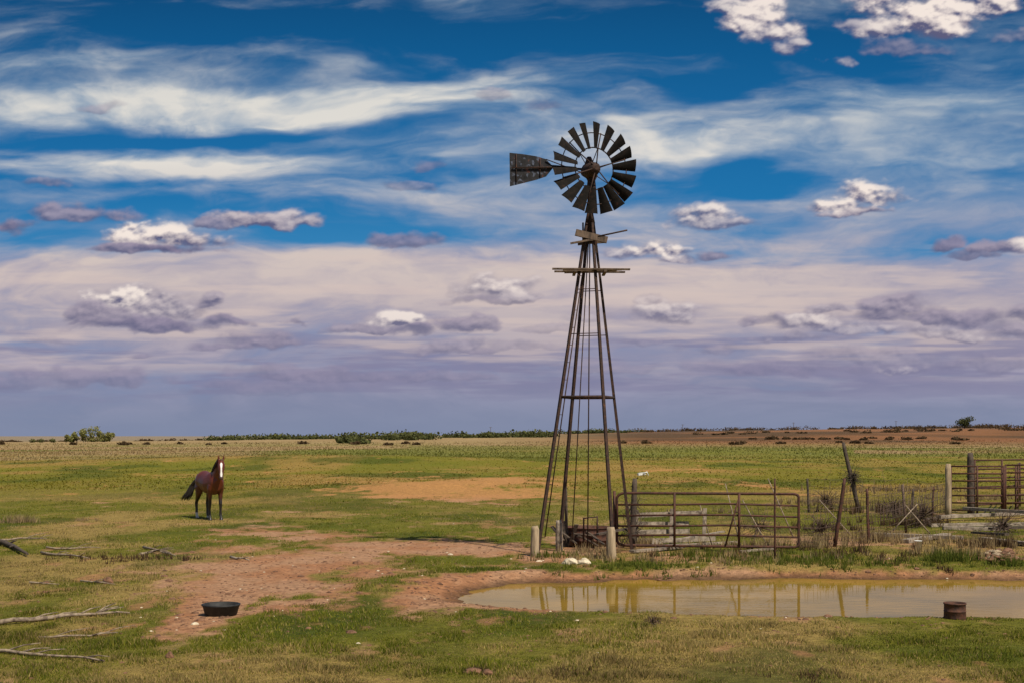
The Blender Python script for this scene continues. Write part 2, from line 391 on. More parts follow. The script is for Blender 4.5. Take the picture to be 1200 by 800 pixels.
for k in range(nb):
    a=2*math.pi*k/nb+.06+random.uniform(-.03,.03); RR=Rr*random.uniform(.975,1.01);twk=R(30+random.uniform(-7,7))
    rows_=[]
    for j in range(4):
        q=j/3; r=.43+q*(RR-.43); hw=(.055+.075*q)*(1+random.uniform(-.02,.02))
        row=[]
        for i_ in range(5):
            s_=-1+i_/2; tw=twk
            lat=s_*hw; off=-math.sin(tw)*lat*1.1+ .025*(1-s_*s_)
            tang=ux*math.cos(a)-uz*math.sin(a)
            row.append(W_(r,a,off+.0)+tang*lat*math.cos(tw)*1.1)
        rows_.append(row)
    b0=len(m.v)
    for row in rows_: m.v+=row
    for j in range(3):
        for i_ in range(4):
            p=b0+j*5+i_; m.f.append((p,p+1,p+6,p+5));m.m.append(1);m.sm.append(True)
for r,tk in((.46,.014),(.78,.012)):
    m.tube([W_(r,2*math.pi*k/54,-.03) for k in range(55)],tk,5,0,cap=False)
for k in range(6):
    a=2*math.pi*k/6+.2
    m.tube([W_(.08,a,.05),W_(.47,a,-.03),W_(.8,a,-.03)],.014,5,0)
    m.tube([W_(.08,a+.1,-.25),W_(.47,a,-.04)],.010,5,0)
def V(px,py,dy=.12): return Vector(((px-600)*S0,Y0+dy,zz(py)))
vp=[(597,178),(612,179.5),(628,182),(640,185.5),(649,195),(640,206),(628,210),(612,214),(597.5,217.5)]
b0=len(m.v)
for sgn in(0,.012):
    for px,py in vp: m.v.append(V(px,py,.12+sgn))
k=len(vp);m.f.append(tuple(range(b0,b0+k)));m.m.append(2);m.sm.append(False)
m.f.append(tuple(range(b0+2*k-1,b0+k-1,-1)));m.m.append(2);m.sm.append(False)
for i in range(k):
    m.f.append((b0+i,b0+k+i,b0+k+(i+1)%k,b0+(i+1)%k));m.m.append(2);m.sm.append(False)
m.tube([V(600,196,.09),V(650,195.5,.09),V(694,199,.04)],[.014,.02,.03],6,0)
m.tube([V(640,186,.09),V(690,205,.05)],.012,5,0)
m.tube([V(605,179,.10),V(605,216,.10)],.012,5,0); m.tube([V(633,184,.10),V(633,208,.10)],.012,5,0)
pz=zz(318)
for yy,l,r_ in((-.30,-.84,.86),(-.13,-.60,.70),(.14,-.78,.60),(.31,-.55,.80)):
    m.plank((cx0+.1+l,Y0+yy,pz+random.uniform(-.01,.02)),(cx0+.1+r_,Y0+yy,pz+random.uniform(-.01,.03)),.13,.03,3)
m.plank((cx0+.06-.30,Y0-.42,pz-.04),(cx0+.06-.30,Y0+.42,pz-.04),.06,.04,3)
m.plank((cx0+.1+.32,Y0-.42,pz-.04),(cx0+.1+.32,Y0+.42,pz-.04),.06,.04,3)
m.plank((V(674,274)-Vector((0,.3,0))),(V(711,283)-Vector((0,.3,0))),.10,.14,4)
m.plank((V(678,284)+Vector((0,.2,0))),(V(712,281)+Vector((0,.2,0))),.12,.05,4)
m.plank(V(668,287,-.2),V(706,281,-.2),.05,.04,3)
m.tube([V(700,279,-.22),V(734,272,-.25)],.018,6,0)
m.tube([V(683,262,-.1),V(683,290,-.1)],.02,5,0)
wm=m.build('windmill',[M_iron,M_blade,M_vane,M_wood,M_wood],base)
# ------------------------------------------------------------ wood posts
def post(name,px,pb,pt,rpx,mt,leanpx=0,n=9,dd=0):
    p=gp(px,pb); d=p.y; r=rpx*d/F
    top=at(px+leanpx,pt,d); top.y+=dd
    m=MB();a=p-Vector((0,0,.15))
    pts=[a.lerp(top,q)+Vector((random.uniform(-.1,.1)*r,random.uniform(-.1,.1)*r,0)) for q in(0,.3,.6,.9,1)]
    m.tube(pts,[r*1.08,r*1.05,r,r*.95,r*.75],n,0)
    return m.build(name,[mt],p)
post('wooden_post',627,651,616,5.0,M_postw)
post('wooden_post',656,645,609,4.2,M_greyw,-1)
post('wooden_post',716.5,655,617,5.6,M_postw,-1)
post('wooden_post',741,642,560,3.4,M_darkw,3)
post('wooden_post',664,640,570,1.8,M_darkw,-1)
post('wooden_post',1111,605,543,3.6,M_postw,0)
post('wooden_post',1138,601,530,4.0,M_darkw,-1)
post('wooden_post',977,640,560,2.2,M_gate,13)
post('wooden_post',1068,600,572,1.6,M_darkw,2)
post('wooden_post',948,600,560,1.4,M_darkw,-2)
post('steel_fence_post',1018,636,572,1.7,M_gate,-2,6)
post('steel_fence_post',908,655,560,1.2,M_gate,0,6)
post('steel_fence_post',1092,612,570,1.2,M_gate,2,6)
post('leaning_pole',1008,600,518,2.4,M_darkw,-20)
# ------------------------------------------------------------ pipe gate
GA=Vector(((723-600)/F*30.9,30.9,0)); GB=Vector(((936-600)/F*30.3,30.3,0))
def GP(q,z): 
    p=GA.lerp(GB,q);p.z=z+.03*math.sin(q*3); return p
m=MB(); zb,zt=.12,1.30; rc=.12; qc=.045
loop=[]
for (q0,z0,sa) in((qc,zb+rc,180),(1-qc*.6,zb+rc*.6,270),(1-qc*.6,zt-rc*.6,0),(qc,zt-rc,90)):
    big_=(q0==qc); rq=qc if big_ else qc*.6; rz=rc if big_ else rc*.6
    for k in range(7):
        a=R(sa+90*k/6); loop.append(GP(q0+rq*math.cos(a),z0+rz*math.sin(a)))
loop.append(loop[0]);
m.tube(loop,.032,8,0,cap=False)
for k,zr in enumerate((.34,.56,.79,1.04)):
    m.tube([GP(.003,zr),GP(.3,zr-.015*(k%2)),GP(.6,zr+.01),GP(.997,zr)],.023,7,0)
for q in(.32,.675): m.tube([GP(q,zb)+Vector((0,-.03,0)),GP(q,zt)+Vector((0,-.03,0))],.029,7,0)
m.tube([GP(.68,zt-.02)+Vector((0,-.035,0)),GP(.60,zb)+Vector((0,-.035,0))],.018,6,0)
m.tube([GP(0.0,.5)+Vector((-.08,0,0)),GP(0,.5)],.02,6,0)
m.tube([GP(.003,-.1)+Vector((-.07,.02,0)),GP(.003,1.35)+Vector((-.07,.02,0))],.035,8,0)
m.build('pipe_gate',[M_gate],GA)
m=MB()
a0=gp(742,641);b0_=gp(832,636)
for k,z in enumerate((.12,.32,.52,.72)):
    m.plank(a0+Vector((random.uniform(-.1,.3),.5,z)),b0_+Vector((random.uniform(-.5,.2),.2,z-.03+random.uniform(-.12,.06))),.03,.11,0)
for q in(.05,.5,.93): 
    p=a0.lerp(b0_,q)+Vector((0,.5-.3*q-.05,0)); m.plank(p,p+Vector((.03,0,.85)),.09,.03,0,up=Vector((0,1,0)))
m.plank(a0+Vector((.2,.2,.02)),b0_+Vector((.3,-.2,.30)),.14,.03,0)
m.plank(a0+Vector((.5,-.1,.05)),b0_+Vector((.6,-.35,.06)),.16,.04,0)
m.plank(gp(740,648,.05),gp(800,643,.06),.14,.05,0)
m.build('old_board_fence',[M_greyw],a0)
p=gp(690,641); p.y+=.5
m=MB()
m.lathe((p.x,p.y,p.z),[(.0,.03),(.50,.03),(.52,.0),(.53,.14),(.545,.15),(.53,.16),(.53,.30),(.545,.31),(.53,.32),(.53,.42),(.55,.43),(.55,.45),(.515,.44),(.51,.10),(0,.10)],36,0)
m.build('stock_tank',[M_rust],p)
m=MB()
for k in range(7):
    a=gp(660+k*8,646-random.uniform(0,6),.04);m.plank(a+Vector((0,0,random.uniform(0,.3))),a+Vector((random.uniform(-.5,.6),random.uniform(-.3,.3),random.uniform(.1,.55))),.10,.03,0)
m.plank(gp(662,640),gp(662,640)+Vector((0,0,.6)),.09,.07,0,up=Vector((0,1,0)))
m.plank(gp(700,648,.42),gp(735,645,.5),.10,.04,0)
m.tube([gp(684,646,.0),gp(684,646,.75),gp(700,646,.78),gp(700,646,.4)],.025,7,1)
m.build('broken_boards',[M_darkw,M_iron],gp(684,646))
# ------------------------------------------------------------ woven wire fence
m=MB()
fp=[gp(940,644),gp(979,640),gp(1018,636),gp(1062,624),gp(1108,608)]
for a,b_ in zip(fp[:-1],fp[1:]):
    L=(b_-a).length; k=int(L/.16)
    for z in(.08,.2,.34,.5,.7,.92,1.12):
        mid=a.lerp(b_,.5)+Vector((0,random.uniform(-.05,.05),z-random.uniform(0,.06)))
        m.tube([a+Vector((0,0,z)),mid,b_+Vector((0,0,z))],.006,4,0)
    for i in range(k):
        q=a.lerp(b_,(i+.5)/k); dx=random.uniform(-.03,.03)
        m.tube([q+Vector((0,0,.05)),q+Vector((dx,random.uniform(-.04,.04),.9))],.005,3,0)
for p in fp[3:4]: m.tube([p,p+Vector((-.1,0,1.3))],.035,7,0)
m.build('wire_fence',[M_wire],fp[0])
m=MB()   # second collapsed run further back
fp=[gp(948,600),gp(1006,599),gp(1068,600),gp(1108,604)]
for a,b_ in zip(fp[:-1],fp[1:]):
    for z in(.15,.4,.65,.9,1.15):
        m.tube([a+Vector((0,0,z)),a.lerp(b_,.5)+Vector((0,0,z-random.uniform(.03,.2))),b_+Vector((0,0,z))],.007,4,0)
    for i in range(14):
        q=a.lerp(b_,(i+.5)/14);m.tube([q+Vector((0,0,.0)),q+Vector((random.uniform(-.1,.1),0,random.uniform(.5,1.1)))],.006,3,0)
m.build('wire_fence',[M_wire],fp[0])
# ------------------------------------------------------------ corral panels
def CP(px,z,d): 
    x=(px-600)/F*d; return Vector((x,d,Hs(x,d)+z))
def panel(pa,pb_,d,da,h,nr_,r,name,nv=3):
    m=MB()
    A_=CP(pa,0,d);B_=CP(pb_,0,d+da)
    for k in range(nr_):
        z=.2+(h-.2)*k/(nr_-1); m.tube([A_+Vector((0,0,z)),B_+Vector((0,0,z))],r,7,0)
    for i in range(nv):
        q=i/(nv-1);p=A_.lerp(B_,q); m.tube([p+Vector((0,-.02,0)),p+Vector((0,-.02,h))],r*1.25,7,0)
    return m.build(name,[M_gate],A_)
panel(1114,1176,44.4,-.3,1.62,7,.027,'corral_panel',3)
panel(1178,1262,44.1,.2,1.66,7,.027,'corral_panel',4)
panel(1142,1235,47.5,2.0,1.75,6,.027,'corral_panel',4)
panel(1190,1195,45,5.5,1.6,6,.025,'corral_panel',3)
def boards(name,L,mt,w=.16,t=.05):
    m=MB()
    for (x1,y1,x2,y2,z) in L: m.plank(gp(x1,y1,z),gp(x2,y2,z+random.uniform(-.02,.04)),w*random.uniform(.7,1.2),t,0)
    return m.build(name,[mt],gp(L[0][0],L[0][1]))
boards('timber_pile',[(1090,617,1205,615,.05),(1100,611,1210,606,.15),(1105,620,1180,621,.05),(1130,606,1215,612,.3),(1085,612,1120,606,.08)],M_greyw,.2,.09)
boards('fallen_board',[(1020,630,1128,634,.10),(1060,636,1110,630,.05)],M_greyw,.2,.09)
boards('fallen_board',[(1150,634,1210,640,.08)],M_greyw,.2,.07)
boards('fallen_board',[(1140,626,1180,630,.06),(1160,624,1215,622,.12)],M_darkw,.16,.06)
boards('fallen_board',[(868,648,905,646,.04)],M_greyw,.12,.04)
def bucket(name,px,py,r,h,mt):
    p=gp(px,py);m=MB();m.lathe(p,[(0,.0),(r*.85,0),(r,h),(r*1.05,h),(r*1.03,h+.01),(r*.95,h),(r*.8,.03),(0,.03)],24,0);return m.build(name,[mt],p)
bucket('white_bucket',1076,642,.085,.17,M_white)
p=gp(259,720);m=MB()
m.lathe(p,[(0,.02),(.20,.0),(.23,.02),(.262,.13),(.275,.14),(.278,.16),(.262,.165),(.245,.15),(.215,.05),(0,.045)],40,0)
m.build('rubber_feed_tub',[M_rub],p)
p=gp(1119,724);p.z=max(p.z,-.06);m=MB()
m.lathe(p,[(0,.01),(.150,-.06),(.155,.02),(.152,.10),(.158,.105),(.152,.11),(.15,.20),(.16,.205),(.158,.225),(.145,.215),(.14,.05),(0,.05)],28,0)
m.build('rusted_bucket',[M_rust],p)
import bmesh
def rock(name,px,py,wpx,hpx,mt,seed=1):
    p=gp(px,py);s_=p.y/F
    bm=bmesh.new();bmesh.ops.create_icosphere(bm,subdivisions=4,radius=1)
    for v in bm.verts:
        c=v.co.copy(); f=.6+.75*float(fbm(c.x*1.7+seed*3+c.z,c.y*1.7+c.z*1.3,4,seed))
        v.co=Vector((c.x*wpx*s_/2*f,c.y*wpx*s_/2*.7*f,max(c.z,-.3)*hpx*s_*.8*f))
    me=bpy.data.meshes.new(name);bm.to_mesh(me);me.materials.append(mt)
    for q in me.polygons:q.use_smooth=True
    ob=bpy.data.objects.new(name,me);ob.location=p+Vector((0,0,.01));scene.collection.objects.link(ob)
rock('rock',668,660,20,8,M_rock,3);rock('rock',684,660,18,7,M_rock,5)
rock('dirt_clod',199,770,10,7,M_clod,2);rock('dirt_clod',553,788,22,6,M_clod,4);rock('dirt_clod',572,790,14,7,M_clod,6);rock('dirt_clod',420,660,12,4,M_clod,7)
rock('dirt_clod',127,683,13,8,M_clod,9)
random.seed(11)
m=MB()
for k in range(90):
    q=random.gauss(0,13);p=gp(1174+q,677+random.uniform(-4,4),random.uniform(0,.18)*math.exp(-(q/16)**2));blob(m,p,random.uniform(.04,.10),random.choice([0,0,0,1]))
m.build('rubble_pile',[M_clod,M_postw],gp(1172,676))
def branch(name,pts,r,mt=M_branch,twigs=4):
    P=[gp(a,b_,r*.8) for a,b_ in pts]
    Q=[]
    for a,b_ in zip(P[:-1],P[1:]):
        for k in range(3): 
            Q.append(a.lerp(b_,k/3)+Vector((0,random.uniform(-.04,.04),random.uniform(0,.03))))
    Q.append(P[-1]);n_=len(Q);m=MB()
    m.tube(Q,[r*(1-.65*i/(n_-1))*random.uniform(.85,1.1) for i in range(n_)],7,0)
    for k in range(twigs):
        i=random.randrange(1,n_-1);d=(Q[-1]-Q[0]).normalized()
        e=Q[i]+d*random.uniform(.2,.5)+Vector((random.uniform(-.1,.1),random.uniform(-.3,.3),random.uniform(.02,.12)))
        m.tube([Q[i],Q[i].lerp(e,.5)+Vector((0,0,.02)),e],[r*.4,r*.3,r*.12],5,0)
    return m.build(name,[mt],P[0])
branch('fallen_branch',[(-8,733),(60,726),(110,722),(152,720)],.038,M_branch,6)
branch('fallen_branch',[(-10,765),(40,769),(90,773),(122,776)],.028,M_branch,5)
branch('fallen_branch',[(45,749),(90,748),(138,742)],.02,M_branch,3)
branch('fallen_log',[(-12,637),(10,641),(32,652)],.085,M_darkw,3)
branch('fallen_branch',[(48,649),(75,652),(104,655)],.035,M_branch,3)
branch('fallen_branch',[(0,634),(30,632),(55,632)],.03,M_branch,2)
branch('fallen_branch',[(55,643),(90,644),(118,642)],.025,M_branch,3)
branch('fallen_branch',[(164,651),(185,647),(206,652)],.035,M_branch,4)
branch('fallen_branch',[(168,643),(200,648)],.03,M_branch,2)
branch('fallen_branch',[(270,655),(292,657)],.03,M_greyw,2)
branch('fallen_branch',[(95,682),(135,685)],.02,M_branch,2)
branch('fallen_branch',[(35,684),(70,685)],.02,M_branch,2)
def brush(name,c,r,cnt,th=.006,mt=M_darkw,hz=1.0):
    m=MB()
    for k in range(cnt):
        a=Vector((random.gauss(0,1),random.gauss(0,1),random.gauss(0,hz))).normalized()*r*random.uniform(.3,1)
        b_=a*.4+Vector((random.gauss(0,.5),random.gauss(0,.5),random.gauss(0,.5)))*r
        m.tube([c+a*.15,c+(a+b_)*.4+Vector((0,0,.04)),c+b_],[th,th*.8,th*.4],4,0)
    return m.build(name,[mt],c)
brush('tumbleweed',gp(1000,600)+Vector((-.02,0,1.15)),.38,170,.008)
q=gp(742,640);brush('dead_brush',q+Vector((0,0,.9)),.35,60,.007)
brush('dead_brush',q+Vector((0,0,.35)),.5,70,.008)
brush('dead_brush',gp(962,636,.35),.5,90,.008,M_wire)
brush('dead_brush',gp(1080,618,.3),.7,120,.008,M_wire)
brush('dead_brush',gp(1045,606,.3),.8,120,.008,M_wire)
brush('dead_brush',gp(968,600,.4),.7,90,.008,M_wire)
brush('dead_brush',gp(890,630,.3),.6,70,.007,M_wire)
brush('dead_brush',gp(765,734,.06),.14,22,.004,M_wire)
brush('dead_brush',gp(1175,628,.25),.6,100,.008,M_wire)
m=MB()
for (x1,y1,x2,y2) in((868,640,850,566),(900,640,870,585),(835,640,820,590),(1000,630,960,585),(752,640,730,572),(930,630,900,560),(1040,628,1075,590),(1090,625,1060,590)):
    a=gp(x1,y1); m.tube([a,at(x2,y2,a.y+.3)],[.02,.012],6,0)
m.build('dead_saplings',[M_branch],gp(868,640))
m=MB();p=at(752,554,F*CH/(557-EY));p.z=Hs(p.x,p.y)+.1
m.plank(p+Vector((-.25,0,0)),p+Vector((.25,.2,.05)),.2,.15,0);m.tube([p+Vector((.1,0,.05)),p+Vector((.35,.1,.15)),p+Vector((.45,.1,-.1))],.04,6,0)
m.build('white_debris',[M_white],p)
# ------------------------------------------------------------ distant vegetation
def foliage(name,blobs,per,size,c1,c2,trunks=None):
    co=[];cl=[]
    for (x,y,z,rx,ry_,rz) in blobs:
        k=per; a=rng.normal(size=(k,3)); a/=np.linalg.norm(a,axis=1)[:,None]; rad=rng.random(k)**.4
        lump=.75+.5*rng.random(k)
        p=a*(rad*lump)[:,None]*np.array([rx,ry_,rz])+np.array([x,y,z])
        u_=rng.normal(size=(k,3));u_/=np.linalg.norm(u_,axis=1)[:,None]; w_=rng.normal(size=(k,3)); w_-= (w_*u_).sum(1)[:,None]*u_; w_/=np.linalg.norm(w_,axis=1)[:,None]
        s_=size*(.5+rng.random(k))[:,None]
        co.append(np.stack([p-u_*s_,p+w_*s_,p+u_*s_,p-w_*s_*.6],1).reshape(-1,3))
        v=np.clip(rng.random(k)*.6+(a[:,2]*rad)*.3+.2,0,1)[:,None]
        c=np.array(c1)[None]*(1-v)+np.array(c2)[None]*v; cl.append(np.repeat(c,4,0))
    co=np.concatenate(co);cl=np.concatenate(cl)
    ob=np_mesh(name,co,np.arange(len(co)),4,[M_fol],cl,False)
    if trunks:
        m=MB()
        for (x,y,z,h_,r) in trunks: 
            m.tube([(x,y,z-.3),(x+.1*h_,y,z+h_*.6),(x,y,z+h_)],[r,r*.7,r*.3],7,0)
            for q in range(4):
                an=q*1.6;m.tube([(x,y,z+h_*.4),(x+math.cos(an)*h_*.4,y+math.sin(an)*h_*.4,z+h_*.9)],[r*.5,r*.15],5,0)
        t_=m.build('trunk',[M_darkw]);t_.parent=ob
    return ob
bl=[]
def add_scrub(pa,pb_,d,n_,hmin,hmax,wmul=1.5):
    for _ in range(n_):
        px=rng.uniform(pa,pb_);dd=d*rng.uniform(.94,1.06);x=(px-600)/F*dd;h_=rng.uniform(hmin,hmax)
        bl.append((x,dd,Hs(x,dd)+h_*.35,h_*wmul*rng.uniform(.7,1.4),h_,h_*.75))
add_scrub(245,400,640,34,1.2,2.8,2.2);add_scrub(400,520,560,30,1.2,3.0,2);add_scrub(455,505,520,9,2.0,3.4,1.8)
add_scrub(510,590,620,22,1.2,2.8);add_scrub(585,645,640,16,2.,3.4,1.8);add_scrub(640,760,850,22,1.2,2.8,2)
add_scrub(395,430,400,6,1.0,1.7,2)
foliage('distant_scrub',bl,110,.5,(.035,.045,.016),(.13,.135,.045))
bl=[]
add_scrub(740,1200,880,130,.8,2.4,2.4);add_scrub(1150,1215,860,16,1.8,3.2,2);add_scrub(800,1200,640,34,.6,1.3,2.5);add_scrub(880,1150,440,24,.4,.9,2.5)
add_scrub(0,240,760,40,.5,1.6,2.5);add_scrub(0,1200,360,26,.3,.7,2.2)
foliage('distant_brush',bl,70,.4,(.045,.03,.018),(.14,.09,.045))
d=520;bl=[]
for (px,w_,h_) in((86,10,12),(97,12,16),(108,13,19),(119,12,16),(128,7,11),(80,6,9)):
    x=(px-600)/F*d; s_=d/F; z0=Hs(x,d)
    for k in range(7): bl.append((x+rng.normal(0,w_*.35*s_),d+rng.normal(0,1.5),z0+h_*s_*rng.uniform(.1,.85),w_*s_*.33,w_*s_*.33,h_*s_*.24))
foliage('bush_thicket',bl,110,.26,(.09,.10,.03),(.34,.32,.11),[((px-600)/F*d,d,Hs((px-600)/F*d,d),2.0,.15) for px in(90,100,110,121)])
bl=[]
for (px) in(38,62,48):
    x=(px-600)/F*500; bl.append((x,500,Hs(x,500)+.6,1.2,1.2,.8))
foliage('bush',bl,120,.25,(.05,.06,.02),(.16,.16,.06))
d=800;x=(1130-600)/F*d;z0=Hs(x,d)
bl=[(x+rng.normal(0,1.7),d+rng.normal(0,1.5),z0+3.6+rng.normal(0,1.3),2.6,2.4,1.9) for _ in range(9)]
foliage('distant_tree',bl,170,.33,(.03,.04,.015),(.13,.13,.05),[(x,d,z0,3.5,.3)])
def pole(px,d,h_):
    x=(px-600)/F*d;z=Hs(x,d);m=MB();m.tube([(x,d,z-.5),(x,d,z+h_)],.16,6,0);m.tube([(x-1,d,z+h_*.92),(x+1,d,z+h_*.92)],.08,5,0);m.build('utility_pole',[M_darkw],(x,d,z))
for px in(575,800,930,1050): pole(px,900,5)
# ------------------------------------------------------------ horse
def loft(rings,n=18):
    v=[];f=[];cs=[Vector(r[0]) for r in rings]
    for i,(c,w_,h_,sd_) in enumerate(rings):
        t=(cs[min(i+1,len(cs)-1)]-cs[max(i-1,0)]).normalized(); side=Vector(sd_);side=(side-t*side.dot(t)).normalized();up=side.cross(t)*-1
        for k in range(n):
            a=2*math.pi*k/n;v.append(Vector(c)+side*math.cos(a)*w_+up*math.sin(a)*h_)
    for i in range(len(rings)-1):
        for k in range(n): f.append((i*n+k,i*n+(k+1)%n,(i+1)*n+(k+1)%n,(i+1)*n+k))
    f.append(tuple(range(n-1,-1,-1)));f.append(tuple(range((len(rings)-1)*n,len(rings)*n)))
    return v,f
HV=[];HF=[]
def addp(vf):
    b=len(HV);HV.extend(vf[0]);HF.extend([tuple(i+b for i in f) for f in vf[1]])
Sd=(0,1,0)
addp(loft([((-.84,0,1.20),.07,.10,Sd),((-.78,0,1.19),.17,.20,Sd),((-.66,0,1.20),.25,.29,Sd),((-.48,0,1.21),.29,.33,Sd),((-.28,0,1.19),.28,.32,Sd),((-.05,0,1.15),.30,.34,Sd),
 ((.18,0,1.14),.305,.35,Sd),((.38,0,1.17),.27,.37,Sd),((.52,0,1.18),.24,.35,Sd),((.64,0,1.15),.21,.28,Sd),((.74,0,1.12),.14,.19,Sd)],24))
poll=Vector((.96,0,1.84)); turn=Matrix.Rotation(R(-20),3,'Z')
addp(loft([((.38,0,1.26),.18,.31,Sd),((.55,0,1.38),.16,.27,Sd),((.69,0,1.53),.13,.22,Sd),((.81,-.01,1.67),.105,.18,Sd),((.91,-.02,1.78),.085,.14,Sd),((.97,-.03,1.84),.07,.10,Sd)],18))
def hd(p): return poll+turn@Vector(p)
hs=turn@Vector((0,1,0))
addp(loft([(hd((-.06,0,.0)),.07,.09,hs),(hd((.0,0,-.03)),.095,.115,hs),(hd((.07,0,-.12)),.112,.13,hs),(hd((.125,0,-.22)),.098,.118,hs),(hd((.17,0,-.32)),.076,.092,hs),(hd((.21,0,-.42)),.066,.075,hs),(hd((.235,0,-.49)),.070,.070,hs),(hd((.25,0,-.545)),.05,.045,hs)],16))
def ear(s_):
    b_=hd((-.03,s_*.065,.05)); return loft([(b_,.035,.03,hs),(b_+turn@Vector((.0,s_*.01,.06)),.036,.024,hs),(b_+turn@Vector((.01,s_*.012,.11)),.025,.017,hs),(b_+turn@Vector((.015,s_*.005,.165)),.007,.007,hs)],10)
addp(ear(1));addp(ear(-1))
def leg_(pts,rad):
    T=[]
    for p,r in zip(pts,rad):
        T.append((p,r[0],r[1],Sd))
    addp(loft(T,14))
def front(s_,dx):
    leg_([(.50,s_*.15,1.12),(.47,s_*.17,.98),(.45+dx*.2,s_*.165,.84),(.46+dx*.5,s_*.155,.66),(.47+dx*.8,s_*.15,.52),(.47+dx*.85,s_*.15,.46),(.465+dx,s_*.148,.32),(.465+dx,s_*.147,.19),(.50+dx,s_*.147,.10),(.515+dx,s_*.147,.07),(.535+dx,s_*.147,.0)],
         [(.10,.17),(.095,.14),(.075,.095),(.055,.062),(.054,.06),(.047,.047),(.036,.04),(.044,.048),(.038,.042),(.052,.056),(.062,.070)])
def hind(s_,dx):
    leg_([(-.55,s_*.13,1.15),(-.50,s_*.165,1.0),(-.50+dx*.2,s_*.17,.86),(-.60+dx*.5,s_*.16,.70),(-.70+dx*.8,s_*.15,.57),(-.725+dx,s_*.148,.50),(-.71+dx,s_*.147,.34),(-.70+dx,s_*.147,.20),(-.665+dx,s_*.147,.10),(-.65+dx,s_*.147,.07),(-.63+dx,s_*.147,.0)],
         [(.13,.24),(.13,.21),(.105,.15),(.070,.088),(.050,.062),(.052,.062),(.04,.044),(.046,.05),(.039,.042),(.052,.056),(.060,.068)])
front(1,.06);front(-1,-.10);hind(1,.10);hind(-1,-.08)
me=bpy.data.meshes.new('horse_tmp');me.from_pydata([tuple(v) for v in HV],[],HF);me.update()
ob=bpy.data.objects.new('horse_tmp',me);scene.collection.objects.link(ob)
bm=bmesh.new();bm.from_mesh(me);bmesh.ops.recalc_face_normals(bm,faces=bm.faces);bm.to_mesh(me);bm.free()
md=ob.modifiers.new('r','REMESH');md.mode='VOXEL';md.voxel_size=.014
sm=ob.modifiers.new('s','SMOOTH');sm.factor=.5;sm.iterations=5
dg=bpy.context.evaluated_depsgraph_get();me2=bpy.data.meshes.new_from_object(ob.evaluated_get(dg))
bpy.data.objects.remove(ob)
nv=len(me2.vertices);co=np.zeros(nv*3,np.float32);me2.vertices.foreach_get('co',co);co=co.reshape(-1,3)
col=np.tile(np.array([.115,.023,.008]),(nv,1))
nn=fbm(co[:,0]*3+co[:,1]*2,co[:,2]*3,3,2)
col*= (.7+.6*nn)[:,None]
def blend(mask,c):
    global col; mask=np.clip(mask,0,1)[:,None];col=col*(1-mask)+np.array(c)[None]*mask
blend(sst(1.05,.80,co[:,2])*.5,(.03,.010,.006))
blend(sst(.80,.58,co[:,2]),(.013,.009,.007))
blend(sst(.23,.19,co[:,2])*((co[:,0]<0)&(co[:,1]<0)),(.55,.5,.45)); blend(sst(.12,.08,co[:,2])*(co[:,0]<0),(.45,.4,.36))
blend(sst(.06,.04,co[:,2]),(.03,.025,.02))
hl=(co-np.array(poll))@np.array(turn)
inh=(hl[:,2]>-.62)&(hl[:,0]>-.12)&(co[:,2]>1.26)&(co[:,0]>.83)
axis=np.array([.25,0,-.545]);axis/=np.linalg.norm(axis);fr=np.array([-axis[2],0,axis[0]])
fd=hl@fr; al=hl@axis
bw=np.interp(al,[.08,.14,.22,.36,.46,.54],[.008,.036,.026,.020,.034,.020])
blend(inh*(fd>.03)*sst(bw+.006,bw-.004,np.abs(hl[:,1]))*(al>.08)*(al<.53),(.78,.74,.70))
blend(inh*(al>.53),(.08,.045,.04))
eye=inh*(np.abs(np.abs(hl[:,1])-.095)<.03)*(np.abs(al-.14)<.025)*(fd>-.02)*(fd<.06); blend(eye,(.006,.005,.004))
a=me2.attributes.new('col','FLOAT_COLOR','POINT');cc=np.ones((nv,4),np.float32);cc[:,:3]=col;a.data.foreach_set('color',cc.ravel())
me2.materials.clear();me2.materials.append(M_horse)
me2.polygons.foreach_set('use_smooth',np.ones(len(me2.polygons),bool))
hp=gp(246,608)
horse=bpy.data.objects.new('horse',me2);scene.collection.objects.link(horse)
horse.location=(hp.x,hp.y,hp.z-.02);horse.rotation_euler=(0,0,R(-57))
M_hair=noisy('black_horse_hair',(.006,.005,.004),(.022,.015,.012),30,.6,0,.3,stretch=(1,1,.2))
m=MB()
random.seed(4)
for k in range(80):
    o=random.uniform(-1,1);o2=random.uniform(-1,1);L=random.uniform(.75,1)
    m.tube([(-.80,o*.02,1.33),(-.92,o*.03-.03,1.31),(-1.04,o*.06-.10,1.16+o2*.03),(-1.12+o2*.03,-.18+o*.09,.98+o2*.05),(-1.18+o2*.06,-.28+o*.12,1.0-.28*L),(-1.22+o2*.08,-.38+o*.13,.92-.36*L)],[.022,.02,.018,.015,.010,.003],5,0)
t_=m.build('tail',[M_hair]);t_.parent=horse
m=MB()
for k in range(60):
    q=k/59; c=Vector((.42,0,1.62)).lerp(Vector((.88,-.02,1.94)),q); c.z+=-.02+.03*math.sin(q*3)
    L=random.uniform(.16,.26)
    m.tube([c+Vector((0,.01,-.02)),c+Vector((-.01,-.05,.01)),c+Vector((.0,-.11,-.08)),c+Vector((.02,-.13,-L))],[.018,.018,.014,.004],5,0)
for k in range(8):
    b_=hd((-.02,random.uniform(-.03,.03),.06)); m.tube([b_,b_+turn@Vector((.08,0,.0)),b_+turn@Vector((.14,random.uniform(-.02,.02),-.10))],[.016,.014,.003],5,0)
t_=m.build('mane',[M_hair]);t_.parent=horse
